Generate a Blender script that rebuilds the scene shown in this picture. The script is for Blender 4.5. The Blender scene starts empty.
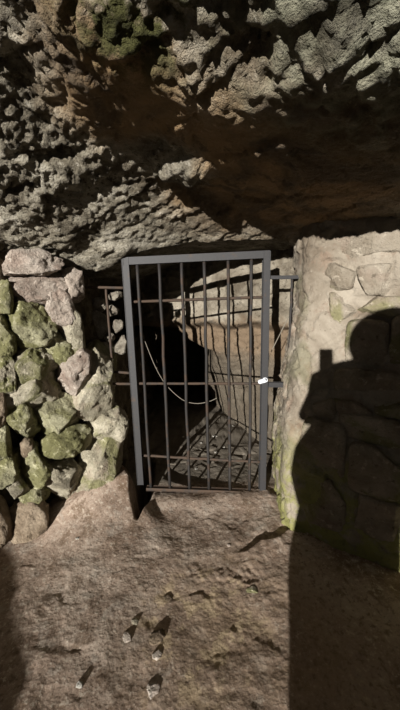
import bpy, bmesh, math
import numpy as np
from mathutils import Vector, Matrix

sc = bpy.context.scene
COL = sc.collection
rng = np.random.default_rng(7)

# ------------------------------------------------------------------ camera geometry (measured from the photograph)
F = 300.0
TH, RO, EYE = math.radians(10.3), math.radians(-1.5), 1.40
_c, _s = math.cos(math.pi/2-TH), math.sin(math.pi/2-TH)
RX = np.array([[1, 0, 0], [0, _c, -_s], [0, _s, _c]])
_c, _s = math.cos(RO), math.sin(RO)
RZ = np.array([[_c, -_s, 0], [_s, _c, 0], [0, 0, 1.0]])
R = RX @ RZ
CAM = np.array([0, 0, EYE])
def ray(px, py):
    return R @ np.array([(px-200)/F, -(py-355)/F, -1.0])
def atY(px, py, Y):
    d = ray(px, py); return CAM + d*(Y/d[1])
def onfloor(px, py, z=0.0):
    d = ray(px, py); return CAM + d*((z-EYE)/d[2])
def onplane(px, py, P, n):
    d = ray(px, py); return CAM + d*(np.dot(np.asarray(P)-CAM, n)/np.dot(d, n))
def proj(X, Y, Z):
    q0 = R[0, 0]*X + R[1, 0]*Y + R[2, 0]*(Z-EYE)
    q1 = R[0, 1]*X + R[1, 1]*Y + R[2, 1]*(Z-EYE)
    q2 = R[0, 2]*X + R[1, 2]*Y + R[2, 2]*(Z-EYE)
    q2 = np.minimum(q2, -1e-3)
    return 200 - q0/q2*F, 355 + q1/q2*F
SUN = ray(323, 357); SUN = SUN/np.linalg.norm(SUN)       # direction the sunlight travels

# ------------------------------------------------------------------ noise
def _hash(ix, iy, iz, seed):
    h = (ix.astype(np.int64)*374761393 + iy.astype(np.int64)*668265263 + iz.astype(np.int64)*2147483647 + seed*974634777) & 0xffffffff
    h = ((h ^ (h >> 13))*1274126177) & 0xffffffff
    h = ((h ^ (h >> 16))*2246822519) & 0xffffffff
    return h ^ (h >> 15)
def _rnd(ix, iy, iz, seed):
    return _hash(ix, iy, iz, seed)/4294967295.0
def vnoise(p, seed=0):
    """value noise, -1..1"""
    i = np.floor(p); f = p-i; f = f*f*f*(f*(f*6-15)+10)
    ix, iy, iz = i[:, 0], i[:, 1], i[:, 2]
    out = 0
    for a in (0, 1):
        wa = f[:, 0] if a else 1-f[:, 0]
        for b in (0, 1):
            wb = f[:, 1] if b else 1-f[:, 1]
            for c in (0, 1):
                wc = f[:, 2] if c else 1-f[:, 2]
                out = out + wa*wb*wc*_rnd(ix+a, iy+b, iz+c, seed)
    return out*2-1
def fbm(p, oct=4, seed=0, gain=.5, lac=2.03):
    o, a, t = 0, 1.0, 0
    for k in range(oct):
        o = o + a*vnoise(p, seed+k*17); t += a; a *= gain; p = p*lac+3.1
    return o/t
def ridged(p, oct=4, seed=0, gain=.5):
    o, a, t = 0, 1.0, 0
    for k in range(oct):
        o = o + a*(1-np.abs(vnoise(p, seed+k*13))*2); t += a; a *= gain; p = p*2.07+1.7
    return o/t
def facet(p, seed=0, tilt=1.0, step=.6):
    """broken rock: every cell is a tilted plane of its own; returns value and distance to the second cell"""
    i = np.floor(p)
    d1 = np.full(len(p), 1e9); d2 = np.full(len(p), 1e9); val = np.zeros(len(p))
    for a in (-1, 0, 1):
        for b in (-1, 0, 1):
            for c in (-1, 0, 1):
                jx, jy, jz = i[:, 0]+a, i[:, 1]+b, i[:, 2]+c
                q0 = p[:, 0]-jx-_rnd(jx, jy, jz, seed); q1 = p[:, 1]-jy-_rnd(jx, jy, jz, seed+1); q2 = p[:, 2]-jz-_rnd(jx, jy, jz, seed+2)
                d = q0*q0+q1*q1+q2*q2
                g0 = _rnd(jx, jy, jz, seed+3)*2-1; g1 = _rnd(jx, jy, jz, seed+4)*2-1; g2 = _rnd(jx, jy, jz, seed+5)*2-1
                v = tilt*(q0*g0+q1*g1+q2*g2) + step*(_rnd(jx, jy, jz, seed+6)*2-1)
                m = d < d1
                d2 = np.where(m, d1, np.minimum(d2, d)); val = np.where(m, v, val); d1 = np.where(m, d, d1)
    return val, np.sqrt(d2)-np.sqrt(d1)
def sstep(a, b, x):
    t = np.clip((x-a)/(b-a), 0, 1); return t*t*(3-2*t)
def blur(A, n, axis, it=2):
    for _ in range(it):
        A = np.apply_along_axis(lambda v: np.convolve(np.pad(v, n, mode='edge'), np.ones(2*n+1)/(2*n+1), 'valid'), axis, A)
    return A
def inpoly(px, py, poly):
    r = np.zeros(px.shape, bool); n = len(poly)
    for k in range(n):
        x0, y0 = poly[k]; x1, y1 = poly[(k+1) % n]
        c = ((y0 > py) != (y1 > py))
        with np.errstate(divide='ignore', invalid='ignore'):
            xi = (x1-x0)*(py-y0)/(y1-y0+1e-12)+x0
        r ^= c & (px < xi)
    return r

# ------------------------------------------------------------------ mesh helpers
def link(name, me, mat=None, parent=None):
    o = bpy.data.objects.new(name, me)
    COL.objects.link(o)
    if mat is not None: me.materials.append(mat)
    if parent is not None: o.parent = parent
    return o
def mesh_np(name, V, Fq, mat=None, parent=None, smooth=True):
    me = bpy.data.meshes.new(name)
    V = np.asarray(V, np.float32).reshape(-1, 3); Fq = np.asarray(Fq, np.int32)
    k = Fq.shape[1]
    me.vertices.add(len(V)); me.vertices.foreach_set('co', V.ravel())
    me.loops.add(Fq.size); me.loops.foreach_set('vertex_index', Fq.ravel())
    me.polygons.add(len(Fq)); me.polygons.foreach_set('loop_start', np.arange(0, Fq.size, k, dtype=np.int32))
    me.polygons.foreach_set('use_smooth', np.full(len(Fq), smooth))
    me.update(calc_edges=True); me.validate()
    return link(name, me, mat, parent)
def grid_faces(ny, nx, flip=False):
    i = np.arange(ny*nx).reshape(ny, nx)
    q = np.stack([i[:-1, :-1], i[:-1, 1:], i[1:, 1:], i[1:, :-1]], -1).reshape(-1, 4)
    return q[:, ::-1] if flip else q
def normals_of(G):
    du = np.gradient(G, axis=1); dv = np.gradient(G, axis=0)
    n = np.cross(du, dv); n /= np.linalg.norm(n, axis=2, keepdims=True)+1e-12
    return n
def grid_obj(name, G, mat, flip=False, parent=None):
    return mesh_np(name, G.reshape(-1, 3), grid_faces(G.shape[0], G.shape[1], flip), mat, parent)
def structure(o):
    o['kind'] = 'structure'; return o
def tag(o, label, cat, group=None, kind=None):
    o['label'] = label; o['category'] = cat
    if group: o['group'] = group
    if kind: o['kind'] = kind
    return o
def empty(name, loc=(0, 0, 0), rotz=0):
    o = bpy.data.objects.new(name, None); COL.objects.link(o)
    o.location = loc; o.rotation_euler = (0, 0, rotz); o.empty_display_size = .1
    return o

# ------------------------------------------------------------------ materials
def newmat(name):
    m = bpy.data.materials.new(name); m.use_nodes = True
    nt = m.node_tree; nt.nodes.clear()
    out = nt.nodes.new('ShaderNodeOutputMaterial'); b = nt.nodes.new('ShaderNodeBsdfPrincipled')
    nt.links.new(b.outputs[0], out.inputs[0])
    return m, nt, b
class NT:
    def __init__(s, nt): s.nt = nt; s.tc = nt.nodes.new('ShaderNodeTexCoord')
    def n(s, t, **k):
        o = s.nt.nodes.new(t)
        for a, v in k.items(): setattr(o, a, v)
        return o
    def l(s, a, b): s.nt.links.new(a, b)
    def coords(s, scale=(1, 1, 1), rot=(0, 0, 0), loc=(0, 0, 0)):
        m = s.n('ShaderNodeMapping'); m.inputs['Scale'].default_value = scale; m.inputs['Rotation'].default_value = rot; m.inputs['Location'].default_value = loc
        s.l(s.tc.outputs['Object'], m.inputs[0]); return m.outputs[0]
    def noise(s, vec, scale, detail=6, rough=.6, dist=0.0):
        o = s.n('ShaderNodeTexNoise'); o.inputs['Scale'].default_value = scale; o.inputs['Detail'].default_value = detail
        o.inputs['Roughness'].default_value = rough; o.inputs['Distortion'].default_value = dist
        s.l(vec, o.inputs['Vector']); return o.outputs['Fac']
    def voro(s, vec, scale, feat='F1'):
        o = s.n('ShaderNodeTexVoronoi', feature=feat); o.inputs['Scale'].default_value = scale
        s.l(vec, o.inputs['Vector']); return o.outputs['Distance']
    def ramp(s, fac, stops):
        o = s.n('ShaderNodeValToRGB'); e = o.color_ramp.elements
        while len(e) < len(stops): e.new(.5)
        for k, (p, c) in enumerate(stops):
            e[k].position = p; e[k].color = (*c, 1) if len(c) == 3 else c
        s.l(fac, o.inputs[0]); return o.outputs[0]
    def rng(s, fac, a, b, c=0.0, d=1.0):
        o = s.n('ShaderNodeMapRange', interpolation_type='SMOOTHSTEP')
        for i, v in enumerate((a, b, c, d)): o.inputs[i+1].default_value = v
        s.l(fac, o.inputs[0]); return o.outputs[0]
    def mix(s, fac, a, b, mode='MIX'):
        o = s.n('ShaderNodeMix', data_type='RGBA', blend_type=mode)
        if isinstance(fac, (int, float)): o.inputs[0].default_value = fac
        else: s.l(fac, o.inputs[0])
        for i, v in ((6, a), (7, b)):
            if isinstance(v, tuple): o.inputs[i].default_value = (*v, 1)
            else: s.l(v, o.inputs[i])
        return o.outputs[2]
    def math(s, op, a, b=0.0):
        o = s.n('ShaderNodeMath', operation=op)
        for i, v in ((0, a), (1, b)):
            if isinstance(v, (int, float)): o.inputs[i].default_value = v
            else: s.l(v, o.inputs[i])
        return o.outputs[0]
    def ball(s, P, r0, r1):
        """1 inside radius r0 of the point P, 0 beyond r1 (object space)"""
        d = s.n('ShaderNodeVectorMath', operation='DISTANCE'); s.l(s.tc.outputs['Object'], d.inputs[0]); d.inputs[1].default_value = tuple(P)
        return s.rng(d.outputs['Value'], r0, r1, 1.0, 0.0)
    def bump(s, b, h, strength, dist=.01):
        o = s.n('ShaderNodeBump'); o.inputs['Strength'].default_value = strength; o.inputs['Distance'].default_value = dist
        s.l(h, o.inputs['Height']); s.l(o.outputs[0], b.inputs['Normal'])
def finish(b, rough=.95, spec=.15, metal=0.0):
    b.inputs['Roughness'].default_value = rough; b.inputs['Specular IOR Level'].default_value = spec; b.inputs['Metallic'].default_value = metal

def stone_mat(name, dark, mid, light, moss=.3, mosscol=(.10, .12, .025), scale=6.0, pink=0.0, seed=0.0):
    m, nt, b = newmat(name); t = NT(nt)
    oi = t.n('ShaderNodeObjectInfo'); sh = t.n('ShaderNodeVectorMath', operation='ADD')
    cm = t.n('ShaderNodeCombineXYZ'); r = t.math('MULTIPLY', oi.outputs['Random'], 37.0)
    for i in range(3): t.l(r, cm.inputs[i])
    t.l(t.tc.outputs['Object'], sh.inputs[0]); t.l(cm.outputs[0], sh.inputs[1]); v = sh.outputs[0]
    n1 = t.noise(v, scale, 8, .68, .4); n2 = t.noise(v, scale*4.5, 6, .7); n3 = t.noise(v, scale*.55, 5, .6, .8)
    c = t.ramp(n1, [(.33, dark), (.5, mid), (.66, light)])
    if pink: c = t.mix(t.math('MULTIPLY', t.rng(t.noise(v, scale*.9+1, 5), .5, .62), pink), c, (.24, .155, .12))
    c = t.mix(t.math('MULTIPLY', t.rng(n3, .56-moss*.35, .66-moss*.3), .85), c, t.mix(n2, tuple(x*.55 for x in mosscol), tuple(min(1, x*1.7) for x in mosscol)))
    c = t.mix(t.rng(n2, .56, .68, 0, .65), c, tuple(min(1, x*1.4) for x in light))
    c = t.mix(t.rng(n2, .42, .32, 0, .65), c, tuple(x*.45 for x in dark))
    t.l(c, b.inputs['Base Color'])
    h = t.math('ADD', t.math('MULTIPLY', n2, .6), t.noise(v, scale*14, 4, .7))
    t.bump(b, h, 1.0, .018); finish(b); return m

M = {}
M['stone_grey'] = stone_mat('grey_limestone', (.105, .092, .068), (.26, .232, .172), (.46, .42, .325), .15, (.125, .125, .045))
M['stone_moss'] = stone_mat('mossy_limestone', (.095, .088, .052), (.25, .235, .148), (.45, .43, .29), .38, (.135, .130, .056))
M['stone_pale'] = stone_mat('pale_limestone', (.145, .125, .088), (.32, .29, .215), (.50, .455, .355), .16, (.175, .17, .08), pink=.25)
M['stone_pink'] = stone_mat('pink_lime_plaster', (.16, .125, .10), (.34, .285, .238), (.49, .43, .37), -.35, pink=.35)
M['stone_brown'] = stone_mat('brown_stone', (.065, .048, .033), (.17, .128, .088), (.30, .24, .175), -.35)
M['rubble_pale'] = stone_mat('pale_rubble', (.10, .085, .065), (.23, .20, .16), (.38, .345, .28), -.3, scale=12)
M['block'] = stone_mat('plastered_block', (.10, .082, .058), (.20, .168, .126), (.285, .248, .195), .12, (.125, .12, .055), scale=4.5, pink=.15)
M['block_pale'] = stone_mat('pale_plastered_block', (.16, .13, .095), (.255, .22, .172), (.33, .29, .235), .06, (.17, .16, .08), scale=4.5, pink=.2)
M['stone_white'] = stone_mat('white_pebble', (.38, .35, .30), (.55, .52, .46), (.70, .68, .62), -.2, scale=20)

# ceiling rock
m, nt, b = newmat('cave_rock'); t = NT(nt)
v = t.coords(); vs = t.coords((2.0, 3.2, 5.5), (.0, -.35, .0))
n1 = t.noise(vs, 2.2, 9, .68, .6); n2 = t.noise(v, 26, 7, .72); n3 = t.noise(v, 3.0, 6, .6, 1.0); n4 = t.noise(v, 9, 6, .65)
c = t.ramp(n1, [(.34, (.075, .061, .043)), (.46, (.185, .160, .118)), (.54, (.295, .264, .204)), (.64, (.45, .412, .335))])
c = t.mix(t.rng(n2, .46, .36, 0, .85), c, (.045, .036, .025))
c = t.mix(t.rng(n2, .56, .65, 0, .6), c, (.52, .48, .40))
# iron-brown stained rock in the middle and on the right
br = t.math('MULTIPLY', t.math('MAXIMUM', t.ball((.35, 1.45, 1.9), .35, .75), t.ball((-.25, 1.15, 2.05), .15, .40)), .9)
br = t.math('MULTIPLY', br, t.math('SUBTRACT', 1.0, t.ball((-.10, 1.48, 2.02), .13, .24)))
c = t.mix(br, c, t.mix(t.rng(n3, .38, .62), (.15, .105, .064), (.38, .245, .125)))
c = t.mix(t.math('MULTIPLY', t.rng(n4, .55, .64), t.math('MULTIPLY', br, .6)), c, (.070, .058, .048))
# moss and lichen towards the lip
ms = t.math('MULTIPLY', t.ball((-.16, .84, 2.10), .10, .30), t.rng(n4, .40, .52))
c = t.mix(ms, c, t.mix(n2, (.04, .040, .012), (.115, .112, .040)))
li = t.math('MULTIPLY', t.ball((.50, .72, 1.95), .25, .62), t.rng(n3, .40, .56, 0, .75))
c = t.mix(li, c, t.mix(t.rng(n4, .40, .60), (.055, .052, .034), (.27, .27, .195)))
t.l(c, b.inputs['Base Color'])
h = t.math('ADD', t.math('MULTIPLY', n2, 1.0), t.math('ADD', t.math('MULTIPLY', n4, 1.6), t.noise(v, 75, 4, .7)))
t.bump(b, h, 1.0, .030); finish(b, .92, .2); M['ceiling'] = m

# trodden earth
m, nt, b = newmat('trodden_earth'); t = NT(nt); v = t.coords()
n1 = t.noise(v, 2.6, 8, .65, .5); n2 = t.noise(v, 38, 7, .72); n3 = t.noise(v, 8, 6, .65); n4 = t.noise(v, 110, 4, .7)
c = t.ramp(n1, [(.36, (.195, .138, .102)), (.5, (.295, .224, .174)), (.64, (.40, .326, .265))])
c = t.mix(t.rng(n3, .53, .63, 0, .65), c, (.13, .086, .055))
c = t.mix(t.rng(n3, .45, .36, 0, .5), c, (.34, .30, .255))
c = t.mix(t.rng(n2, .55, .63, 0, .7), c, (.50, .43, .35))
c = t.mix(t.rng(n2, .47, .37, 0, .75), c, (.12, .084, .058))
c = t.mix(t.rng(n4, .56, .66, 0, .5), c, (.46, .395, .325))
bw = t.math('MULTIPLY', t.ball((.20, 1.0, 0), .15, .70), t.rng(n1, .40, .58, .25, .8))
c = t.mix(bw, c, t.mix(n2, (.12, .078, .047), (.34, .245, .165)))
st = t.math('MULTIPLY', t.ball((-.02, 1.1, 0), .15, .42), t.rng(n3, .50, .60))
c = t.mix(st, c, (.42, .325, .215))
t.l(c, b.inputs['Base Color'])
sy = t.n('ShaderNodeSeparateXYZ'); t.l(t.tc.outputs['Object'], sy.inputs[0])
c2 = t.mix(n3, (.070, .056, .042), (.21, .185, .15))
c3 = t.mix(t.rng(t.math('ADD', sy.outputs[1], t.math('MULTIPLY', n3, .3)), 2.18, 2.34), c, c2); c3 = t.mix(t.rng(t.math('ADD', sy.outputs[1], t.math('MULTIPLY', n3, .3)), .62, .30), c3, t.mix(n3, (.035, .032, .016), (.085, .07, .04)))   # unseen ground outside, darkened to cut bounced light
t.l(c3, b.inputs['Base Color'])
t.bump(b, t.math('ADD', t.math('MULTIPLY', n2, .8), t.math('ADD', t.math('MULTIPLY', n4, .6), t.math('MULTIPLY', t.voro(v, 70), .4))), .55, .0055); finish(b, .97, .1); M['earth'] = m

# lime-plastered masonry of the right wall
m, nt, b = newmat('lime_plaster'); t = NT(nt); v = t.coords()
n1 = t.noise(v, 4.0, 8, .62, .6); n2 = t.noise(v, 30, 7, .7); n3 = t.noise(v, 2.3, 6, .6, .6); n4 = t.noise(v, 9, 6, .65)
c = t.ramp(n1, [(.33, (.135, .108, .080)), (.5, (.225, .192, .150)), (.66, (.31, .272, .220))])
c = t.mix(t.rng(n4, .52, .64, 0, .5), c, (.195, .135, .098))
c = t.mix(t.rng(n3, .54, .64, 0, .5), c, (.125, .122, .068))
lo = t.n('ShaderNodeSeparateXYZ'); t.l(t.tc.outputs['Object'], lo.inputs[0])
c = t.mix(t.math('MULTIPLY', t.rng(lo.outputs[2], .75, .25), t.rng(n4, .40, .56, 0, .85)), c, (.19, .19, .062))
c = t.mix(t.rng(n2, .42, .32, 0, .6), c, (.10, .08, .055))
c = t.mix(t.rng(n2, .60, .70, 0, .5), c, (.32, .285, .235))
t.l(c, b.inputs['Base Color'])
t.bump(b, t.math('ADD', n2, t.noise(v, 90, 4, .7)), .8, .010); finish(b, .95, .12); M['plaster'] = m

# inner cave wall: pale above, brown and rusty under the ledge
m, nt, b = newmat('inner_rock'); t = NT(nt); v = t.coords()
n1 = t.noise(v, 5.0, 8, .66, .7); n2 = t.noise(v, 32, 7, .7); n4 = t.noise(v, 10, 6, .65)
c = t.ramp(n1, [(.33, (.095, .078, .057)), (.5, (.18, .156, .12)), (.66, (.28, .25, .20))])
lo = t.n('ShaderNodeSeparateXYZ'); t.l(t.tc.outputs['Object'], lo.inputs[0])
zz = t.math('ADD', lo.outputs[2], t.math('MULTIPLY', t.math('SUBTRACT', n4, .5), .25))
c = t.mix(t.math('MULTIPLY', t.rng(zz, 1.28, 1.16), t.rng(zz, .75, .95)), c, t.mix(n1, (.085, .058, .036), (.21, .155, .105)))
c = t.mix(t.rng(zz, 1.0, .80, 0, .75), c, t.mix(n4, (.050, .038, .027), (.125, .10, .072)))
c = t.mix(t.rng(n2, .44, .34, 0, .7), c, (.05, .038, .026))
c = t.mix(t.rng(n2, .60, .70, 0, .4), c, (.29, .265, .22))
t.l(c, b.inputs['Base Color'])
t.bump(b, t.math('ADD', n2, t.noise(v, 80, 4, .7)), .9, .012); finish(b, .93, .15); M['inner'] = m

# dark soil and rubble behind the dry stones
m, nt, b = newmat('rubble_fill'); t = NT(nt); v = t.coords()
n1 = t.noise(v, 8, 8, .7); n2 = t.noise(v, 34, 6, .7)
c = t.ramp(n1, [(.35, (.045, .035, .024)), (.5, (.10, .082, .055)), (.66, (.19, .165, .12))])
t.l(c, b.inputs['Base Color']); t.bump(b, n2, 1.0, .02); finish(b); M['rubble'] = m

# grey-painted steel and rusty bars
def steel(name, paint, rust, amount, rough=.6):
    m, nt, b = newmat(name); t = NT(nt); v = t.coords()
    n1 = t.noise(v, 14, 6, .65); n2 = t.noise(v, 120, 5, .7)
    c = t.mix(n2, tuple(x*.75 for x in paint), tuple(min(1, x*1.25) for x in paint))
    c = t.mix(t.rng(n1, .62-amount*.3, .72-amount*.25), c, t.mix(n2, tuple(x*.6 for x in rust), tuple(x*1.3 for x in rust)))
    t.l(c, b.inputs['Base Color']); t.bump(b, n2, .35, .003); finish(b, rough, .4, .25); return m
M['frame'] = steel('grey_painted_steel', (.031, .030, .031), (.055, .038, .027), .05)
M['bar'] = steel('rusty_dark_steel', (.022, .0195, .018), (.042, .026, .017), .40, .7)
M['rust'] = steel('rusted_steel', (.045, .034, .027), (.065, .042, .028), .7, .8)
M['bright'] = steel('bright_zinc', (.62, .64, .68), (.4, .4, .4), .0, .4)
m, nt, b = newmat('pale_wire'); b.inputs['Base Color'].default_value = (.17, .15, .12, 1); finish(b, .6, .3); M['wire'] = m
m, nt, b = newmat('dark_coat'); t = NT(nt); t.l(t.mix(t.noise(t.coords(), 60, 4), (.02, .022, .03), (.05, .052, .065)), b.inputs['Base Color']); finish(b, .9, .1); M['coat'] = m
m, nt, b = newmat('skin'); t = NT(nt); t.l(t.mix(t.noise(t.coords(), 30, 4), (.42, .26, .19), (.52, .34, .26)), b.inputs['Base Color']); finish(b, .6, .3); M['skin'] = m
m, nt, b = newmat('hair'); t = NT(nt); t.l(t.mix(t.noise(t.coords(), 90, 4), (.02, .014, .01), (.05, .034, .022)), b.inputs['Base Color']); finish(b, .6, .3); M['hair'] = m
m, nt, b = newmat('phone_black'); b.inputs['Base Color'].default_value = (.012, .012, .014, 1); finish(b, .25, .5); M['phone'] = m

# ------------------------------------------------------------------ floor
def nonuni(a, b, c, d, h, H):
    L = np.arange(b, a, -H)[1:][::-1]; Mi = np.arange(b, c, h); Rr = np.arange(c, d+H, H)
    return np.concatenate([[a], L, Mi, Rr])
xs = nonuni(-3.4, -1.25, 1.1, 3.4, .0075, .05); ys = nonuni(-4.5, .62, 2.75, 5.2, .0075, .05)
X, Y = np.meshgrid(xs, ys)
P = np.stack([X.ravel(), Y.ravel(), np.zeros(X.size)], 1)
Z = .020*fbm(P*1.7, 3, 3) + .006*fbm(P*7, 3, 9) + .0022*fbm(P*24+5, 3, 14)*(.4+sstep(-.2, .3, X.ravel())) + .0012*fbm(P*70, 2, 15)
fv, fe = facet(P*9+fbm(P*6, 2, 5)[:, None]*.5, 21, .5, .5)
Z += .0025*fv
clump = sstep(-.05, .45, fbm(P*3.3+2, 3, 77)) * sstep(.75, .25, np.sqrt(((X.ravel()-.12)/.9)**2+((Y.ravel()-1.0)/1.0)**2))
pv, pg = facet(P*34+fbm(P*20, 2, 78)[:, None]*.4, 79, .4, .7)
Z += clump*(.0085*sstep(.0, .35, pg)*(.6+.6*pv) + .005*fbm(P*45, 2, 80))
Z = Z.reshape(X.shape)
# scree heaped against the foot of the left wall
A = np.array([-.52, 1.98]); Bp = np.array([-1.15, 1.55]); dl = (Bp-A)/np.linalg.norm(Bp-A); nl = np.array([-dl[1], dl[0]])
nl = nl if nl[1] < 0 else -nl
uL = (X-A[0])*dl[0]+(Y-A[1])*dl[1]; wL = (X-A[0])*nl[0]+(Y-A[1])*nl[1]
Z += .20*np.exp(-np.clip(wL, 0, 9)/.15)*sstep(-.10, .03, uL)*sstep(.75, .2, uL)*(Y < 2.2)
# pit beside the left gate post
pp = onfloor(138, 508)[:2]; pq = onfloor(143, 478)[:2]; pv_ = (pq-pp)/np.linalg.norm(pq-pp)
ua = (X-pp[0])*pv_[0]+(Y-pp[1])*pv_[1]; wa = (X-pp[0])*pv_[1]-(Y-pp[1])*pv_[0]
Z -= .24*np.exp(-np.abs((wa-.01)/(.012+.042*sstep(-.16, .12, ua)))**3)*sstep(-.16, .02, ua)*sstep(.75, .45, ua)
# earth ridge casting the small crooked shadow at the right
a1 = onfloor(238, 553)[:2]; a2 = onfloor(292, 531)[:2]; dd = a2-a1; Ld = np.linalg.norm(dd); dd /= Ld; nn = np.array([-dd[1], dd[0]])
ur = (X-a1[0])*dd[0]+(Y-a1[1])*dd[1]; wr = (X-a1[0])*nn[0]+(Y-a1[1])*nn[1] + .012*np.sin(ur*30)
Z += .011*sstep(-.12, -.005, wr)*sstep(.012, .0, wr)*sstep(-.02, .10, ur)*sstep(Ld+.12, Ld, ur)
Z -= .008*sstep(.0, .012, wr)*sstep(.09, .02, wr)*sstep(-.02, .1, ur)*sstep(Ld+.12, Ld, ur)
# low doorstep of packed earth under the gate, then rubble rising a little inside
Z += .02*np.exp(-((Y-1.93)/.10)**2)*sstep(-.5, -.36, X)*sstep(.56, .46, X)
ins = sstep(2.1, 2.4, Y)
Z += ins*(.010*fv.reshape(X.shape) + .014*fbm(P*6+9, 3, 33).reshape(X.shape))
structure(grid_obj('floor', np.stack([X, Y, Z], -1), M['earth']))
FX, FY, FZ = xs, ys, Z
def floor_z(x, y):
    i = np.clip(np.searchsorted(FX, x), 1, len(FX)-1); j = np.clip(np.searchsorted(FY, y), 1, len(FY)-1)
    return float(FZ[j, i])

# ------------------------------------------------------------------ ceiling
DARK = [[(62, 30), (105, 48), (150, 70), (158, 88), (205, 104), (230, 95), (262, 84), (300, 80), (345, 76), (400, 68), (520, 60), (520, 245), (400, 238), (330, 230), (270, 226), (240, 212), (205, 198), (172, 180), (145, 168), (118, 156), (95, 141), (72, 128), (58, 92)],
        [(30, 58), (46, 52), (58, 92), (62, 112), (44, 102)], [(172, 40), (196, -20), (212, -20), (208, 40), (190, 72), (168, 66)],
        [(256, -10), (330, -20), (328, 40), (302, 60), (270, 56), (258, 30)], [(336, -20), (420, -20), (410, 12), (374, 22), (346, 10)]]
cx = np.concatenate([np.arange(-4.5, -1.6, .08), np.arange(-1.6, 1.7, .0085), np.arange(1.7, 4.5, .08)])
y0 = 2.02
yc = np.arange(y0, -.2, -.0085); yb = np.arange(-.2, -5.0, -.05)
yall = np.concatenate([yc, yb])
z0 = np.interp(cx, [-2.2, -1.2, -.75, -.5, -.3, -.05, .5, .75, 1.0, 2.3], [1.60, 1.62, 1.61, 1.68, 1.735, 1.765, 1.765, 1.715, 1.67, 1.65])
zz = z0.copy(); cols = [zz.copy()]; masks = [np.zeros_like(zz)]
for k in range(1, len(yall)):
    dy = yall[k-1]-yall[k]; y = yall[k]
    px, py = proj(cx, np.full_like(cx, y), zz)
    dk = np.zeros_like(cx)
    if y > .25:
        for q in DARK: dk = np.maximum(dk, inpoly(px, py, q))
    lit = np.interp(cx, [-1.2, -.6, 0, .4, .8, 1.6], [.62, .62, .62, .66, .7, .7])
    drk = np.interp(cx, [-.6, 0, .4, .8], [.10, .05, .05, .06])
    s = np.where(dk > 0, drk, lit)
    if y < .55: s = np.full_like(cx, 1.0)
    if y < .1: s = np.full_like(cx, .36)  # unseen roof shaped low and wide to cut sky light on the floor
    s = blur(s[None, :], 9, 1, 2)[0]
    zz = zz + s*dy
    cols.append(zz.copy()); masks.append(dk)
CZ = np.array(cols); CM = np.array(masks)
CZ = blur(CZ, 4, 1, 2)
CMs = blur(blur(CM, 3, 1, 1), 3, 0, 1)
# inside the cave, behind the gate
yi = np.arange(5.2, y0, -.03)
ZI = z0[None, :] + np.interp(yi, [2.0, 2.25, 2.7, 5.2], [0, .04, .0, -.25])[:, None]
CZ = np.vstack([ZI, CZ]); CMs = np.vstack([np.full((len(yi), len(cx)), .4), CMs]); yv = np.concatenate([yi, yall])
X, Y = np.meshgrid(cx, yv)
G = np.stack([X, Y, CZ], -1)
n = normals_of(G); n = np.where(n[..., 2:3] > 0, -n, n)
for a in (0, 1): n = blur(n, 6, a, 1)
n /= np.linalg.norm(n, axis=2, keepdims=True)
Pc = G.reshape(-1, 3)
# strata dip down to the left: stretch the noise along them
e1 = np.array([.93, .0, .36]); e2 = np.array([0, 1.0, 0]); e3 = np.array([-.36, 0, .93])
Q = np.stack([Pc@e1*.42, Pc@e2*.9, Pc@e3*2.1], 1)
warp = fbm(Pc*4, 3, 41)[:, None]*.35
f1, g1 = facet(Q*4.2+warp, 51, .8, .7); f2, g2 = facet(Q*10+warp*1.5, 61, .9, .6); f3, g3 = facet(Pc*np.array([22, 26, 30])+warp*2, 71, .9, .5)
big = fbm(Pc*2.2, 3, 81)
gran = sstep(-.15, -.55, Pc[:, 0])*sstep(1.75, 1.5, Pc[:, 1])
d = .024*f1 + .011*f2 + .009*f3 + .018*big + .005*ridged(Pc*16, 3, 91) + (.009+.012*gran)*fbm(Pc*42, 2, 92)
spx, spy = proj(Pc[:, 0], Pc[:, 1], Pc[:, 2])
slab = sstep(1.0, .55, np.sqrt(((spx-184)/34)**2+((spy-168+.12*(spx-184))/13)**2))       # a paler slab of rock standing out of the roof above the gate
slab2 = sstep(1.0, .5, np.sqrt(((spx-104)/34)**2+((spy-256+.30*(spx-104))/13)**2))*(Pc[:, 1] < 2.05)
d += .055*slab*(Pc[:, 1] > .6) + .06*slab2
mk = CMs.reshape(-1)*(1-slab)
d -= .014*np.exp(-g1/.05) + .006*np.exp(-g2/.06)
amp = (1.0*(1-mk)+.40*mk)*(1-.55*sstep(1.80, 1.95, Pc[:, 1]))
# knobbly lichen-covered lumps on the lip, right and top
lump = sstep(1.12, .90, Pc[:, 1])*sstep(-.22, .0, Pc[:, 0])
d = d*(1-.35*lump) + lump*(.045*fbm(Pc*7, 2, 95)+.034*fbm(Pc*17, 3, 97)+.034*fbm(Pc*36, 2, 99))
G2 = G + n*(d*amp).reshape(X.shape)[..., None]
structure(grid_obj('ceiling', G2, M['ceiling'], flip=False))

# ------------------------------------------------------------------ walls built as bands swept along a ground curve
def smooth_curve(pts, step):
    pts = np.array(pts, float); out = []
    n_ = len(pts)
    for k in range(n_-1):
        p0, p1, p2, p3 = pts[max(k-1, 0)], pts[k], pts[k+1], pts[min(k+2, n_-1)]
        m_ = max(2, int(np.linalg.norm(p2-p1)/step))
        for s in np.arange(m_)/m_:
            out.append(.5*((2*p1)+(-p0+p2)*s+(2*p0-5*p1+4*p2-p3)*s*s+(-p0+3*p1-3*p2+p3)*s**3))
    out.append(pts[-1]); return np.array(out)

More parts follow.
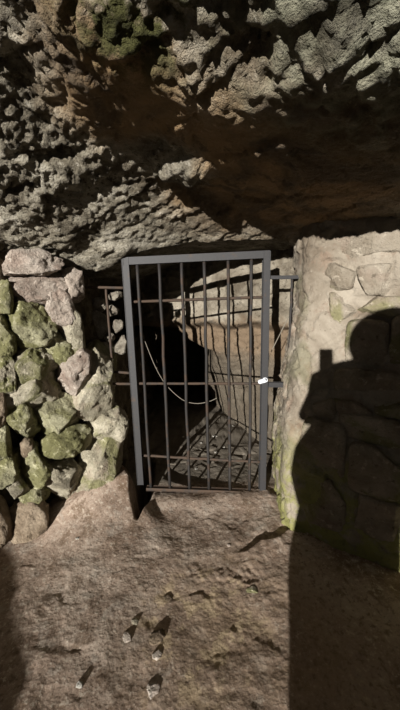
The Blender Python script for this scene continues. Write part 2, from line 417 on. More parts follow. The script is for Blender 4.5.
# right wall: jamb behind the gate, corner, long face towards the camera
cr = smooth_curve([(.80, 3.2), (.66, 2.6), (.56, 2.25), (.515, 2.02), (.478, 1.75), (.50, 1.63), (.62, 1.545), (.84, 1.40), (1.15, 1.17), (1.6, .75), (2.2, .0), (2.8, -1.0)], .009)
keep = np.ones(len(cr), bool); far = (cr[:, 0] > 1.25); keep[far] = (np.arange(len(cr))[far] % 4 == 0); cr = cr[keep]
zr = np.arange(-.15, 2.35, .009)
U, Zr = np.meshgrid(np.arange(len(cr)), zr)
Xr, Yr = cr[U, 0].copy(), cr[U, 1].copy()
sh = sstep(.35, 1.45, Zr); fade = sstep(2.6, 1.5, Yr)*1.0
Xr += .14*sh; Yr += .17*sh*sstep(2.3, 1.9, Yr)
G = np.stack([Xr, Yr, Zr], -1)
n = normals_of(G); n = np.where(n[..., 0:1]*.6+n[..., 1:2] > 0, -n, n)
Pr = G.reshape(-1, 3); w_ = fbm(Pr*4, 3, 7)[:, None]*.3
f1, g1 = facet(Pr*np.array([4.2, 4.2, 5.2])+w_, 131, .35, .25); f2, g2 = facet(Pr*13+w_, 141, .6, .5)
d = .030*f1 + .014*f2 + .022*fbm(Pr*3, 3, 144) + .008*fbm(Pr*22, 3, 147) - .012*np.exp(-g1/.04)
structure_right = structure(grid_obj('wall_right', G + n*(d-.012).reshape(U.shape)[..., None], M['plaster']))

# left wall: inner dark side, jamb, rubble core behind the dry stones
cl = smooth_curve([(-.75, 5.0), (-.72, 3.2), (-.66, 2.5), (-.63, 2.18), (-.70, 2.06), (-.92, 1.92), (-1.25, 1.68), (-1.7, 1.3), (-2.3, .6), (-2.9, -.6)], .016)
zl = np.arange(-.15, 2.1, .016)
U, Zl = np.meshgrid(np.arange(len(cl)), zl)
Xl, Yl = cl[U, 0].copy(), cl[U, 1].copy()
up = sstep(1.0, 1.12, Zl)*sstep(1.75, 1.95, Yl)
Xl -= .26*up
G = np.stack([Xl, Yl, Zl], -1)
n = normals_of(G); n = np.where(-n[..., 0:1]*.6+n[..., 1:2] > 0, -n, n)
Pl = G.reshape(-1, 3); f1, g1 = facet(Pl*7, 171, .7, .6); f2, g2 = facet(Pl*18, 181, .7, .5)
structure(grid_obj('wall_left', G + n*(.035*f1+.015*f2+.02*fbm(Pl*3, 3, 5)).reshape(U.shape)[..., None], M['rubble'], flip=True))

# back of the cave: pale ledge above, receding brown underside, low passage going on to the left
xb = np.arange(-1.6, .95, .011); zb = np.arange(-.2, 2.05, .011)
Xb, Zb = np.meshgrid(xb, zb)
top = 2.40+.62*(.62-Xb) - .02*sstep(1.3, 1.7, Zb)
foot = np.minimum(2.62+3.0*(.616-Xb), 5.0)
foot = np.maximum(foot, top+.12)
edge = 1.180+.015*np.sin(Xb*17)
under = top + .17*sstep(edge+.03, edge-.05, Zb) + .06*sstep(edge, edge-.35, Zb)
kk = np.clip((edge-.28-Zb)/(edge-.28), 0, 1)
Yb = under*(1-kk) + foot*kk
hz_ = np.interp(xb, [-1, -.24, -.1, .05, .2, .9], [1.15, 1.13, 1.01, .93, .90, .9])[None, :]+0*Zb
hole = sstep(.13, .0, Xb - .12*(Zb-.6))*sstep(hz_, hz_-.07, Zb)
Yb = Yb*(1-hole)+5.0*hole
Yb = np.minimum(Yb, 5.0)
G = np.stack([Xb, Yb, Zb], -1)
Pb = G.reshape(-1, 3)*np.array([1, .4, 1]); w_ = fbm(Pb*5, 3, 17)[:, None]*.4
f1, g1 = facet(Pb*np.array([4, 4, 4])+w_, 231, .5, .5); f2, g2 = facet(Pb*14+w_, 241, .6, .5)
d = .035*f1+.018*f2+(.02+.05*sstep(1.0, .7, Pb[:, 2]))*fbm(Pb*6, 3, 19)+.009*fbm(Pb*30, 2, 23)-.010*np.exp(-g1/.04)
G[..., 1] -= d.reshape(Xb.shape)
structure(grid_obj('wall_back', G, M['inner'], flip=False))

# ------------------------------------------------------------------ stones
_ico = {}
def ico(sub):
    if sub not in _ico:
        bm = bmesh.new(); bmesh.ops.create_icosphere(bm, subdivisions=sub, radius=1.0)
        _ico[sub] = (np.array([v.co[:] for v in bm.verts]), np.array([[v.index for v in f.verts] for f in bm.faces])); bm.free()
    return _ico[sub]
def rock(name, mat, half, seed, boxy=3.6, sub=5, rough=1.15, cuts=13, parent=None):
    V, Fc = ico(sub); r = np.random.default_rng(seed)
    v = V/((np.abs(V)**boxy).sum(1)**(1/boxy))[:, None]
    for k in range(cuts):
        q = r.normal(size=3); q /= np.linalg.norm(q); dist = r.uniform(.70, 1.02)
        v = v - q*np.maximum(0, v@q-dist)[:, None]
    half = np.array(half); mx = half.mean()
    p = v*half/mx + seed*7.3
    f1, g1 = facet(p*1.7, seed, .5, .3); f2, g2 = facet(p*4.5, seed+9, .6, .4)
    nn_ = v/np.linalg.norm(v, axis=1, keepdims=True)
    d = rough*(.10*f1+.045*f2+.10*fbm(p*1.3, 3, seed)+.045*fbm(p*6, 3, seed+3)+.022*fbm(p*15, 2, seed+5))
    v = v + nn_*d[:, None]
    return mesh_np(name, v*half, Fc, mat, parent)

nl3 = np.array([nl[0], nl[1], 0]); dl3 = np.array([-dl[0], -dl[1], 0])       # dl3 points right along the wall
PL = np.array([A[0], A[1], 0])
ROT_L = Matrix(((dl3[0], -nl3[0], 0), (dl3[1], -nl3[1], 0), (0, 0, 1))).to_4x4()   # local x along the wall, y into it, z up
def wall_stone(x0, y0_, x1, y1, tilt, mat, label, seed, depth=.13, out=0.0, **kw):
    c_ = onplane((x0+x1)/2, (y0_+y1)/2, PL+nl3*out, nl3)
    hw = abs(np.dot(onplane(x1, (y0_+y1)/2, PL, nl3)-onplane(x0, (y0_+y1)/2, PL, nl3), dl3))/2
    hh = abs((onplane((x0+x1)/2, y0_, PL, nl3)-onplane((x0+x1)/2, y1, PL, nl3))[2])/2
    o = rock('wall_stone', M[mat], (hw*1.18, depth, hh*1.18), seed, **kw)
    o.matrix_world = Matrix.Translation(Vector(c_ - nl3*(depth*.8))) @ ROT_L @ Matrix.Rotation(math.radians(-tilt), 4, 'Y')
    return tag(o, label, 'stone', 'stones of the left dry-stone wall')

# px boxes: x0, y0, x1, y1, tilt (clockwise-negative), material, label
STONES = [
 (11, 250, 64, 277, 4, 'stone_pink', 'pinkish white flat stone at the very top of the left wall, touching the rock roof', {'rough': 1.5, 'cuts': 14}),
 (15, 271, 68, 304, -6, 'stone_pink', 'broad pale rounded stone second from the top of the left wall', {'rough': 1.4, 'cuts': 12}),
 (-6, 281, 12, 312, 0, 'stone_moss', 'mossy stone cut by the left photo edge, highest on that edge', {}),
 (12, 301, 54, 346, 8, 'stone_moss', 'large round grey-green stone below the pale top stones of the left wall', {}),
 (-8, 315, 15, 357, 0, 'stone_moss', 'dark mossy stone at the left photo edge beside the large round grey-green stone', {}),
 (14, 344, 61, 381, 5, 'stone_grey', 'grey stone with reddish patches in the middle of the left wall', {}),
 (-6, 359, 17, 399, 0, 'stone_grey', 'rounded grey stone at the left photo edge, at mid height of the wall', {}),
 (46, 333, 73, 368, 25, 'stone_moss', 'small greenish stone wedged to the right of the reddish-patched grey stone', {}),
 (5, 377, 64, 413, -8, 'stone_pale', 'wide pale angular stone directly below the reddish-patched grey stone', {}),
 (61, 353, 95, 392, -28, 'stone_pink', 'pinkish rounded stone to the left of the tall pale jamb stone', {}),
 (80, 348, 121, 418, -8, 'stone_pale', 'tall pale jamb stone with green blotches beside the lower left grille', {}),
 (50, 292, 75, 336, 8, 'stone_pink', 'upright pink-white mortared stone right of the large round grey-green stone', {}),
 (66, 312, 86, 352, 10, 'stone_pale', 'narrow upright pale stone just above the tall pale jamb stone', {}),
 (66, 270, 84, 302, 0, 'stone_pink', 'small pink-white stone at the end of the left grille top rail', {}),
 (37, 396, 86, 438, -26, 'stone_moss', 'tilted bright-green mossy block in the middle of the left wall', {}),
 (47, 428, 95, 458, -14, 'stone_moss', 'flat yellowish-green stone under the tilted bright-green block', {}),
 (93, 410, 129, 444, -10, 'stone_pale', 'pale block under the tall pale jamb stone, next to the gate post', {}),
 (79, 442, 124, 493, -4, 'stone_pale', 'big pale greenish block at the foot of the wall beside the gate', {}),
 (22, 452, 50, 496, 12, 'stone_moss', 'upright light-green oval stone in the lower left wall', {}),
 (47, 457, 81, 507, 30, 'stone_grey', 'long leaning grey stone left of the big foot block by the gate', {}),
 (20, 491, 51, 510, -4, 'stone_moss', 'small flat mossy stone under the upright light-green oval stone', {}),
 (11, 507, 52, 552, 22, 'stone_brown', 'lowest stone of the left wall with a brown shadowed side, standing on the earth floor', {}),
 (8, 405, 37, 442, 20, 'stone_moss', 'dark green stone left of the tilted bright-green block', {}),
 (-6, 428, 13, 467, 0, 'stone_moss', 'dim olive stone at the left photo edge below the mid height of the wall', {}),
 (-4, 459, 20, 488, -20, 'stone_moss', 'small yellow-green stone at the left photo edge beside the upright oval stone', {}),
 (5, 472, 25, 506, 24, 'stone_grey', 'small bluish grey stone leaning against the upright light-green oval stone', {}),
 (22, 441, 35, 459, 0, 'stone_brown', 'tiny brown chinking stone on top of the upright light-green oval stone', {}),
 (-8, 395, 9, 430, 0, 'stone_brown', 'dark brown stone at the left photo edge beside the wide pale angular stone', {}),
 (-10, 498, 9, 545, 10, 'stone_brown', 'dark stone at the left photo edge beside the lowest brown-sided stone', {}),
 (-14, 545, 8, 582, 0, 'stone_brown', 'lowest dark rock at the left photo edge, lying on the earth floor', {}),
]
for k, (x0, y0_, x1, y1, tl, mt, lb, kw) in enumerate(STONES):
    small = min(x1-x0, y1-y0_) < 22
    wall_stone(x0, y0_, x1, y1, tl, mt, lb, 300+k*11, depth=.09 if small else .125, out=(.02 if (k*7) % 3 == 0 else 0.0), sub=4 if small else 5)

# rubble lying in the niche behind the left grille
for k, (px, py, w, h_, lb) in enumerate([(99, 304, 5, 7, 'upper small pale rock in the dark niche behind the left grille'), (113, 311, 5, 5, 'small white angular rock in the dark niche, right of the grille upright'),
        (100, 324, 6, 13, 'long pale upright rock in the niche behind the left grille'), (118, 326, 4, 6, 'little rounded rock in the niche close to the gate post'),
        (110, 338, 4, 4, 'pale rock sitting low in the niche behind the grille upright'), (121, 346, 5, 10, 'pale split rock low in the niche beside the gate post'),
        (104, 357, 5, 8, 'lowest pale rock in the niche above the short lower rail'), (116, 296, 6, 4, 'topmost flat pale rock in the niche, just under the grille top rail')]):
    yy = 2.07 - .004*(k % 3)
    c_ = atY(px, py, yy); hw = w*1.2*yy/F; hh = h_*1.12*yy/F
    o = rock('niche_rock', M['rubble_pale'], (hw, .035, hh), 900+k*7, sub=4, rough=1.6, cuts=14); o.location = c_; o.rotation_euler = (0, (-.5, .3, -.2, .15, -.4, .35, .1, -.3, .2, .4)[k], 0)
    tag(o, lb, 'rock', 'rocks in the niche behind the left grille')

# masonry blocks of the right wall: parts of the mortared wall
def right_face(px, py, lift=0.0):
    """point of the right wall's surface under a pixel"""
    d_ = ray(px, py); best = None
    q = G_R - CAM; t_ = q@d_/(d_@d_); dist = np.linalg.norm(q-t_[:, None]*d_, axis=1)
    dist = np.where(t_ > .2, dist, 9); k_ = int(np.argmin(dist + t_*.02)); return G_R[k_], N_R[k_]
_gr = np.stack([Xr, Yr, Zr], -1); _n = normals_of(_gr); _n = np.where(_n[..., 0:1]*.6+_n[..., 1:2] > 0, -_n, _n)
G_R = _gr.reshape(-1, 3); N_R = _n.reshape(-1, 3)
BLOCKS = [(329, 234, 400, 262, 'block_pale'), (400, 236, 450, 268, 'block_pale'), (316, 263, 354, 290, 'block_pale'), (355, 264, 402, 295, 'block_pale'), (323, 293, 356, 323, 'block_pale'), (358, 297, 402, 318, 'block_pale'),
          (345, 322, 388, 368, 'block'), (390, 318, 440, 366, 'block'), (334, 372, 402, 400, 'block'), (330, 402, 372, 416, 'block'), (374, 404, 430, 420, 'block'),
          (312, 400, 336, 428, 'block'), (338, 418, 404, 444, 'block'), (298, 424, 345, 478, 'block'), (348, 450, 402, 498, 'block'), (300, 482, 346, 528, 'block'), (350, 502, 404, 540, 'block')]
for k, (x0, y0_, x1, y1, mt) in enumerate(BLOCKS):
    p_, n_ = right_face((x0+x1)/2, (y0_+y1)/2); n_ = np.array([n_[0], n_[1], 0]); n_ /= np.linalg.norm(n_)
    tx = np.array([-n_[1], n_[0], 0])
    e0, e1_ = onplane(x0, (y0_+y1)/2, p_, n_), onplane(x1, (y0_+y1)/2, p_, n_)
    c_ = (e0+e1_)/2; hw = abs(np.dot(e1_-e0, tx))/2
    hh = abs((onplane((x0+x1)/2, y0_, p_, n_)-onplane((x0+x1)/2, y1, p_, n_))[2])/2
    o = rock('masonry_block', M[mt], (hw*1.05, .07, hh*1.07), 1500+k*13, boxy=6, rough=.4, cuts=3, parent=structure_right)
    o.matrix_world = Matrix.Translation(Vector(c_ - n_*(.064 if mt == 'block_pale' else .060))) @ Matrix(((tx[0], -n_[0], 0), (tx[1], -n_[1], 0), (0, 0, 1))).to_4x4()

# ------------------------------------------------------------------ gate and its side grilles
def tube(name, pts, rad, mat, parent=None, seg=8, jitter=0.0, closed=False, inv=None):
    """round bar along a polyline"""
    pts = [np.array(p, float) for p in pts]; n_ = len(pts); V = []; Fc = []
    up_ = np.array([0, 1, 0.03])
    for i, p in enumerate(pts):
        tg = pts[min(i+1, n_-1)]-pts[max(i-1, 0)]; tg /= np.linalg.norm(tg)
        a = np.cross(tg, up_); a /= np.linalg.norm(a)+1e-9; b_ = np.cross(a, tg)
        r_ = rad*(1+jitter*(rng.random()-.5))
        for s in range(seg):
            an = 2*math.pi*s/seg; V.append(p+r_*(math.cos(an)*a+math.sin(an)*b_))
    bm = bmesh.new(); vs_ = [bm.verts.new(v) for v in V]
    for i in range(n_-1):
        for s in range(seg): bm.faces.new((vs_[i*seg+s], vs_[i*seg+(s+1) % seg], vs_[(i+1)*seg+(s+1) % seg], vs_[(i+1)*seg+s]))
    bm.faces.new(vs_[:seg][::-1]); bm.faces.new(vs_[-seg:])
    bmesh.ops.recalc_face_normals(bm, faces=bm.faces)
    me = bpy.data.meshes.new(name); bm.to_mesh(me); bm.free()
    for p in me.polygons: p.use_smooth = True
    return link(name, me, mat, parent)
def flat_bar(name, p, q, w, d_, mat, parent=None, wdir=None, bev=.003):
    """rectangular steel bar from p to q: w wide in the gate's plane, d_ deep"""
    p, q = np.array(p, float), np.array(q, float); ax = q-p; L_ = np.linalg.norm(ax); ax /= L_
    dp = np.array([0, 1.0, 0]); wd = np.cross(ax, dp); wd /= np.linalg.norm(wd); dp = np.cross(wd, ax)
    bm = bmesh.new(); bmesh.ops.create_cube(bm, size=1.0)
    for v in bm.verts:
        c_ = p+ax*((v.co.z+.5)*L_)+wd*(v.co.x*w)+dp*(v.co.y*d_); v.co = Vector(c_)
    bmesh.ops.bevel(bm, geom=list(bm.edges), offset=bev, segments=2, affect='EDGES')
    bmesh.ops.recalc_face_normals(bm, faces=bm.faces)
    me = bpy.data.meshes.new(name); bm.to_mesh(me); bm.free()
    return link(name, me, mat, parent)
GY = 2.0
def g(px, py, off=0.0): return atY(px, py, GY) + np.array([0, off, 0])
gate_base = np.array([0.0, GY, 0.03])
def loc(p): return np.asarray(p)-gate_base
gate = empty('gate', gate_base)
tag(gate, 'tall grey steel-framed gate of thin rusty vertical bars closing the cave passage', 'gate')
flat_bar('stile', loc(g(125.5, 258)), loc(g(141, 483)), .039, .038, M['frame'], gate)['label'] = 'left grey stile standing over the pit'
flat_bar('stile', loc(g(266.5, 252)), loc(g(262, 492)), .039, .038, M['frame'], gate)['label'] = 'right grey stile with the lock'
flat_bar('top_rail', loc(g(124, 261.5)), loc(g(269, 254.5)), .040, .039, M['frame'], gate)
def lerp_pts(p, q, n_=14, wob=.0016):
    p, q = np.array(p), np.array(q); out = []
    for s in np.linspace(0, 1, n_):
        out.append(p*(1-s)+q*s+np.array([rng.normal()*wob, rng.normal()*wob, 0])*(0 < s < 1))
    return out
for (xa, ya), (xb_, yb_) in [((137, 262), (151, 488)), ((159, 261), (170, 489)), ((181.5, 260), (189.5, 489)), ((204, 259), (209, 490)), ((228, 258), (230, 491)), ((251.5, 257), (249.5, 492))]:
    tube('bar', [loc(x) for x in lerp_pts(g(xa, ya), g(xb_, yb_))], .0105, M['bar'], gate, jitter=.12)
for (xa, ya), (xb_, yb_), off in [((129, 302), (268, 297), .012), ((134, 384), (266, 384), .012), ((139, 456), (264, 463), .012)]:
    tube('crossbar', [loc(x) for x in lerp_pts(g(xa, ya, off), g(xb_, yb_, off), 18)], .0095, M['rust'], gate, jitter=.12)
flat_bar('bottom_rail', loc(g(147, 488)), loc(g(262, 492)), .018, .03, M['rust'], gate)

gl = empty('side_grille', g(104, 384)); o_ = g(104, 384)
tag(gl, 'narrow rusty fixed grille filling the gap between the left stone wall and the gate', 'grille')
tube('rail', [p-o_ for p in lerp_pts(g(76, 287), g(124.6, 288))], .0095, M['rust'], gl)
tube('rail', [p-o_ for p in lerp_pts(g(104, 371), g(130.3, 373))], .0095, M['rust'], gl)
tube('rail', [p-o_ for p in lerp_pts(g(108, 383.5), g(131.2, 384))], .0095, M['rust'], gl)
tube('upright', [p-o_ for p in lerp_pts(g(105.5, 287, .012), g(112.5, 374, .012))], .0085, M['rust'], gl)
gr = empty('side_grille', g(290, 385)); o_ = g(290, 385)
tag(gr, 'narrow grey fixed grille filling the gap between the gate and the right plastered wall', 'grille')
flat_bar('rail', g(270, 277.5)-o_, g(311, 277)-o_, .018, .02, M['frame'], gr, bev=.002)
flat_bar('rail', g(268.5, 384.5)-o_, g(313, 385)-o_, .030, .02, M['frame'], gr, bev=.002)
tube('upright', [p-o_ for p in lerp_pts(g(292, 277), g(288, 385))], .0085, M['bar'], gr)

# padlock on the right stile
lk = empty('padlock', g(261, 380, -.03)); tag(lk, 'small bright zinc padlock hanging on the right gate stile', 'padlock')
bm = bmesh.new(); bmesh.ops.create_cube(bm, size=1.0)
for v in bm.verts: v.co = Vector((v.co.x*.052, v.co.y*.018, v.co.z*.028))
bmesh.ops.bevel(bm, geom=list(bm.edges), offset=.005, segments=3, affect='EDGES')
me = bpy.data.meshes.new('lock_body'); bm.to_mesh(me); bm.free(); lb_ = link('lock_body', me, M['bright'], lk)
sk = [(.024+.014*math.sin(a), .0, .002+.014*math.cos(a)) for a in np.linspace(0, math.pi, 10)]
tube('shackle', [np.array(p) for p in [(.012, 0, .016)]+sk+[(.012, 0, -.012)]], .0035, M['bright'], lk, seg=8)
lk.rotation_euler = (0, math.radians(-14), 0)

# loose wire hanging from the bars
def bez(pts, n_=40): return smooth_curve(pts, .012)
w = [atY(px, py, GY+.02) for px, py in [(141, 330), (146, 344), (155, 366), (164, 382), (174, 393), (185, 401), (197, 403.5), (209, 401.5), (217, 398)]]
o = tube('wire', [p-w[0] for p in smooth_curve(w, .012)], .0024, M['wire'], seg=6); o.location = w[0]
tag(o, 'thin pale wire hanging in a curve across the left gate bars', 'wire')
w = [atY(px, py, y_) for px, py, y_ in [(309, 280, 1.90), (299, 297, 1.96), (288, 318, 2.05), (277, 340, 2.1), (271, 352, 2.12)]]
o = tube('twig', [p-w[0] for p in smooth_curve(w, .02)], .0032, M['wire'], seg=6, jitter=.3); o.location = w[0]
tag(o, 'thin pale stick leaning diagonally behind the right side grille', 'stick')

# loose stones on the floor
def ground_stone(px, py, w, h_, mat, label, seed, group, name='pebble', z=None):
    p_ = onfloor(px, py); zf = floor_z(p_[0], p_[1]); p_ = onfloor(px, py, zf); zf = floor_z(p_[0], p_[1])
    dist = np.linalg.norm(p_-CAM); hw = w*dist/F*.75; hh = h_*dist/F*.8
    o = rock(name, M[mat], (hw, hw*.8, hh*.42), seed, sub=4, boxy=3.2, rough=1.4, cuts=12); o.location = (p_[0], p_[1], zf+hh*.05)
    o.rotation_euler = (0, 0, seed*1.3)
    tag(o, label, 'stone', group)
gp = 'loose stones on the earth floor'
ground_stone(157, 636, 8, 5, 'stone_brown', 'dark brown stone with a black shadow in the middle of the earth floor', 61, gp, 'loose_stone')
ground_stone(127, 637, 5, 3.5, 'stone_pink', 'flat pale stone left of the dark brown stone on the floor', 62, gp, 'loose_stone')
ground_stone(80, 685, 3.5, 4.5, 'stone_white', 'small upright whitish stone in the lower left of the floor', 63, gp, 'loose_stone')
ground_stone(153, 690, 7, 3, 'stone_pink', 'oblong tan stone at the bottom middle of the floor', 64, gp, 'loose_stone')
ground_stone(168, 598, 5, 2.5, 'stone_brown', 'small dark pebble above the dark brown floor stone', 65, gp, 'loose_stone')
ground_stone(157, 655, 5, 2.5, 'stone_pink', 'little tan stone just below the dark brown floor stone', 66, gp, 'loose_stone')
ground_stone(135, 622, 4, 2.5, 'stone_pale', 'little pale stone above the flat pale floor stone', 67, gp, 'loose_stone')
ground_stone(77, 536, 2, 1.6, 'stone_white', 'tiny white pebble at the foot of the left wall', 68, gp, 'loose_stone')
ground_stone(229, 545, 3, 1.5, 'stone_pink', 'small tan pebble on the floor before the crooked ridge shadow', 69, gp, 'loose_stone')
ground_stone(252, 590, 6, 2, 'stone_pale', 'flat pale stone on the floor at the right, near the dark shade', 70, gp, 'loose_stone')
gp = 'white stones inside the cave'
for k, (px, py, w, h_, lb) in enumerate([(215, 436, 5, 2.2, 'flat white stone inside the cave, farthest of the bright ones'), (216, 452, 4.5, 2.6, 'largest white stone inside the cave behind the gate'),
        (224, 447, 3, 1.8, 'white stone inside the cave right behind the largest one'), (233, 426, 2.4, 2, 'small white stone near the inner cave wall'), (201, 443, 2.5, 2.2, 'small white stone left of the largest one inside the cave'),
        (183, 437, 2.4, 2.4, 'little white stone at the left rim of the lit cave floor'), (196, 469, 3.5, 2, 'white chip on the cave floor close behind the gate')]):
    ground_stone(px, py, w*.7, h_*.7, 'stone_white', lb, 80+k*3, gp, 'white_stone')

# ------------------------------------------------------------------ outside the frame: the photographer and a boulder, known by their shadows; plus an added light-blocking rock
SH = np.array([SUN[0], SUN[1]])/math.hypot(SUN[0], SUN[1]); SR = np.array([SH[1], -SH[0]])     # downstream and rightward directions on the ground
ANG = math.atan2(SR[1], SR[0])
def place(r_, s_, z=0.0):
    q = SR*r_ - SH*s_; return Vector((q[0], q[1], z))
pb = empty('person', place(.17, .45, -.025), ANG)
tag(pb, 'person in a long dark hooded coat holding a phone up at arm length', 'person')
def skin_mesh(name, joints, edges, root, sub=2):
    bm = bmesh.new(); vs_ = [bm.verts.new(j[:3]) for j in joints]
    for a, b_ in edges: bm.edges.new((vs_[a], vs_[b_]))
    me = bpy.data.meshes.new(name); bm.to_mesh(me); bm.free()
    o = bpy.data.objects.new(name, me); COL.objects.link(o)
    o.modifiers.new('skin', 'SKIN'); o.modifiers.new('sub', 'SUBSURF').levels = sub
    for k_, j in enumerate(joints):
        me.skin_vertices[0].data[k_].radius = (j[3], j[4] if len(j) > 4 else j[3]); me.skin_vertices[0].data[k_].use_root = (k_ == root)
    dg = bpy.context.evaluated_depsgraph_get(); dg.update()
    m2 = bpy.data.meshes.new_from_object(o.evaluated_get(dg)); m2.name = name
    bpy.data.objects.remove(o); o = bpy.data.objects.new(name, m2); COL.objects.link(o)
    for p in m2.polygons: p.use_smooth = True
    return o
J = [(0, 0, .95, .14, .11), (0, 0, 1.15, .14, .11), (.01, 0, 1.36, .16, .10), (.05, .01, 1.49, .055), (.10, .02, 1.57, .075), (.11, .03, 1.66, .085),  # 0-5 trunk, neck, head
     (-.14, 0, 1.40, .065), (-.25, .10, 1.12, .05), (-.21, .34, 1.24, .032), (-.20, .385, 1.275, .030),     # 6-9 raised left arm
     (.20, 0, 1.40, .065), (.25, -.02, 1.12, .05), (.25, .09, .90, .034), (.25, .11, .84, .034),             # 10-13 right arm
     (-.09, 0, .88, .095), (-.10, .02, .50, .065), (-.10, -.02, .09, .045), (-.11, .13, .045, .04),
     (.10, 0, .88, .095), (.11, .02, .50, .065), (.11, -.02, .09, .045), (.12, .13, .045, .04)]
ED = [(0, 1), (1, 2), (2, 3), (3, 4), (4, 5), (2, 6), (6, 7), (7, 8), (8, 9), (2, 10), (10, 11), (11, 12), (12, 13), (0, 14), (14, 15), (15, 16), (16, 17), (0, 18), (18, 19), (19, 20), (20, 21)]
J[5] = (.11, .02, 1.665, .078); J[4] = (.10, .03, 1.575, .062)
for q_, f_ in (((.11, .115, 1.605, .012), 4), ((.11, .098, 1.56, .014), 4)):
    J.append(q_); ED.append((f_, len(J)-1))
for tips in ([(-.225, .40, 1.30), (-.22, .41, 1.325), (-.185, .43, 1.34)], [(-.20, .40, 1.295), (-.195, .425, 1.30), (-.17, .435, 1.30)], [(-.19, .40, 1.27), (-.18, .425, 1.275), (-.155, .435, 1.275)], [(-.185, .395, 1.25), (-.17, .415, 1.255), (-.15, .42, 1.255)], [(-.215, .375, 1.31), (-.20, .37, 1.335), (-.175, .385, 1.35)]):
    b0 = 9
    for tp in tips: J.append((*tp, .0095)); ED.append((b0, len(J)-1)); b0 = len(J)-1
for dx, ln in ((-.03, .07), (-.01, .085), (.01, .08), (.03, .065)):
    b0 = 13
    for f_ in (.4, .75, 1.0): J.append((.25+dx*.4, .115+dx*f_, .82-ln*f_, .009)); ED.append((b0, len(J)-1)); b0 = len(J)-1
J.append((.215, .14, .80, .010)); ED.append((13, len(J)-1))
body = skin_mesh('body', J, ED, 0)
body.parent = pb; body.data.materials.clear(); body.data.materials.append(M['coat']); body.data.materials.append(M['skin'])
for p in body.data.polygons:
    c_ = p.center
    if c_.z > 1.50 or (c_.x < -.13 and c_.y > .365) or (c_.x > .18 and c_.z < .86 and c_.y > .05): p.material_index = 1
def loft(name, rings, mat, parent, nseg=40, wob=.02, open_front=False):
    V = []; n_ = len(rings)
    for (z, xc_, hw, hd, yo) in rings:
        for k_ in range(nseg):
            a = 2*math.pi*k_/nseg; w_ = 1+wob*math.sin(a*9+z*3)
            V.append((xc_+hw*w_*math.cos(a), yo+hd*w_*math.sin(a), z))
    Fq = [(i_*nseg+k_, i_*nseg+(k_+1) % nseg, (i_+1)*nseg+(k_+1) % nseg, (i_+1)*nseg+k_) for i_ in range(n_-1) for k_ in range(nseg)]
    o = mesh_np(name, V, Fq, mat, parent); so_ = o.modifiers.new('thick', 'SOLIDIFY'); so_.thickness = .008; return o
def rr(z, a, b_, hd, yo=0.0): return (z, (a+b_)/2-.17, (b_-a)/2, hd, yo)
cr_ = [rr(.14, -.035, .42, .20), rr(.24, -.045, .42, .20), rr(.38, -.13, .41, .20), rr(.60, -.10, .40, .19), rr(.81, -.15, .40, .18), rr(.97, -.13, .40, .17), rr(1.12, -.05, .41, .15), rr(1.30, .00, .42, .14), rr(1.40, .07, .41, .12), rr(1.46, .14, .37, .09), rr(1.50, .18, .36, .08)]
zi = np.linspace(.14, 1.50, 40); cr2 = [tuple([z_]+[float(np.interp(z_, [c_[0] for c_ in cr_], [c_[i_] for c_ in cr_])) for i_ in range(1, 5)]) for z_ in zi]
loft('coat', cr2, M['coat'], pb)
hd_ = []
for a in np.linspace(-.95, 1.0, 16):
    hd_.append((1.60+.185*math.sin(a*math.pi/2), .155, max(.02, .20*math.cos(a*math.pi/2)), max(.02, .15*math.cos(a*math.pi/2)), -.02))
ho = loft('hood', hd_, M['coat'], pb, wob=.01)
bm = bmesh.new(); bm.from_mesh(ho.data)
bmesh.ops.delete(bm, geom=[f_ for f_ in bm.faces if f_.calc_center_median().y > .045 and 1.49 < f_.calc_center_median().z < 1.73], context='FACES')
bm.to_mesh(ho.data); bm.free()
for dx in (-.032, .032):
    bm = bmesh.new(); bmesh.ops.create_uvsphere(bm, u_segments=16, v_segments=10, radius=.012)
    me = bpy.data.meshes.new('eye'); bm.to_mesh(me); bm.free(); link('eye', me, M['hair'], pb).location = (.11+dx, .093, 1.63)
bm = bmesh.new(); bmesh.ops.create_uvsphere(bm, u_segments=24, v_segments=12, radius=1.0)
for v in bm.verts: v.co = Vector((v.co.x*.092, v.co.y*.095, v.co.z*.085))
bmesh.ops.delete(bm, geom=[v for v in bm.verts if v.co.y > .045 and v.co.z < .05], context='VERTS')
me = bpy.data.meshes.new('hair'); bm.to_mesh(me); bm.free(); link('hair', me, M['hair'], pb).location = (.11, .018, 1.675)
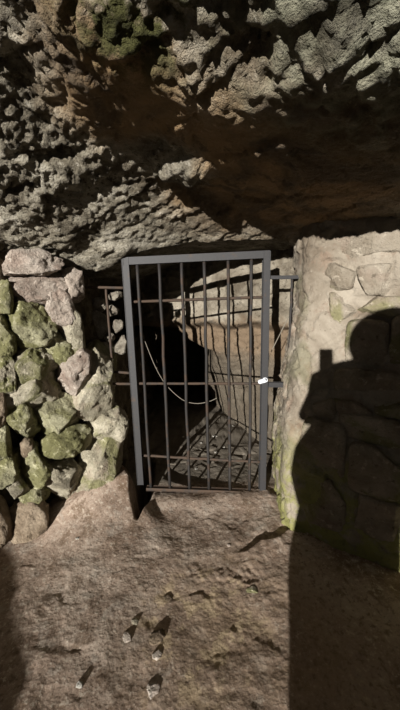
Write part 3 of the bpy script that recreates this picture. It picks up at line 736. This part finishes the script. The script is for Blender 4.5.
# the phone in the raised hand, just behind the lens
bm = bmesh.new(); bmesh.ops.create_cube(bm, size=1.0)
for v in bm.verts: v.co = Vector((v.co.x*.078, v.co.y*.152, v.co.z*.009))
bmesh.ops.bevel(bm, geom=list(bm.edges), offset=.004, segments=3, affect='EDGES')
me = bpy.data.meshes.new('phone'); bm.to_mesh(me); bm.free(); ph = link('phone', me, M['phone'])
ph.matrix_world = Matrix.Translation(Vector(CAM)) @ Matrix([list(r) for r in R]).to_4x4() @ Matrix.Translation((.008, -.030, .022))
tag(ph, 'black phone held upright in the raised hand of the person', 'phone')
o = rock('boulder', M['stone_grey'], (.62, .26, .30), 4242, boxy=6, rough=.3, cuts=0)
o.location = place(-1.475, 1.15, .043); o.rotation_euler = (0, math.radians(5), ANG)
tag(o, 'low grey boulder lying outside the cave mouth on the left', 'boulder')
o = rock('light_blocker_rock', M['stone_grey'], (1.35, .5, 1.4), 777, boxy=3.5, rough=.6, cuts=5)
o.location = place(1.85, 1.3, 1.1); o.rotation_euler = (0, 0, ANG)  # added unseen rock: keeps sun off the outer right wall, less bounce
tag(o, 'tall grey rock added out of view at the right behind the person to cut bounced light', 'rock')

# ------------------------------------------------------------------ light, world, camera
sd = bpy.data.lights.new('sun', 'SUN'); sd.energy = 9.0; sd.angle = math.radians(.55); sd.color = (1.0, .965, .905)
so = bpy.data.objects.new('sun', sd); COL.objects.link(so)
so.rotation_euler = Vector(-SUN).to_track_quat('Z', 'Y').to_euler(); so.location = (-2, -4, 3)
wd = bpy.data.worlds.new('sky'); sc.world = wd; wd.use_nodes = True
bg = wd.node_tree.nodes['Background']; bg.inputs[0].default_value = (.95, .97, 1.0, 1); bg.inputs[1].default_value = .13

cd = bpy.data.cameras.new('camera'); cam = bpy.data.objects.new('camera', cd); COL.objects.link(cam)
cd.sensor_fit = 'VERTICAL'; cd.sensor_height = 36.0; cd.lens = 36.0*F/710; cd.clip_start = .02
cam.matrix_world = Matrix.Translation(Vector(CAM)) @ Matrix([list(r) for r in R]).to_4x4()
sc.camera = cam
sc.view_settings.view_transform = 'Standard'; sc.view_settings.look = 'None'; sc.view_settings.gamma = 1.0
sc.view_settings.use_curve_mapping = False; sc.view_settings.exposure = 0.0
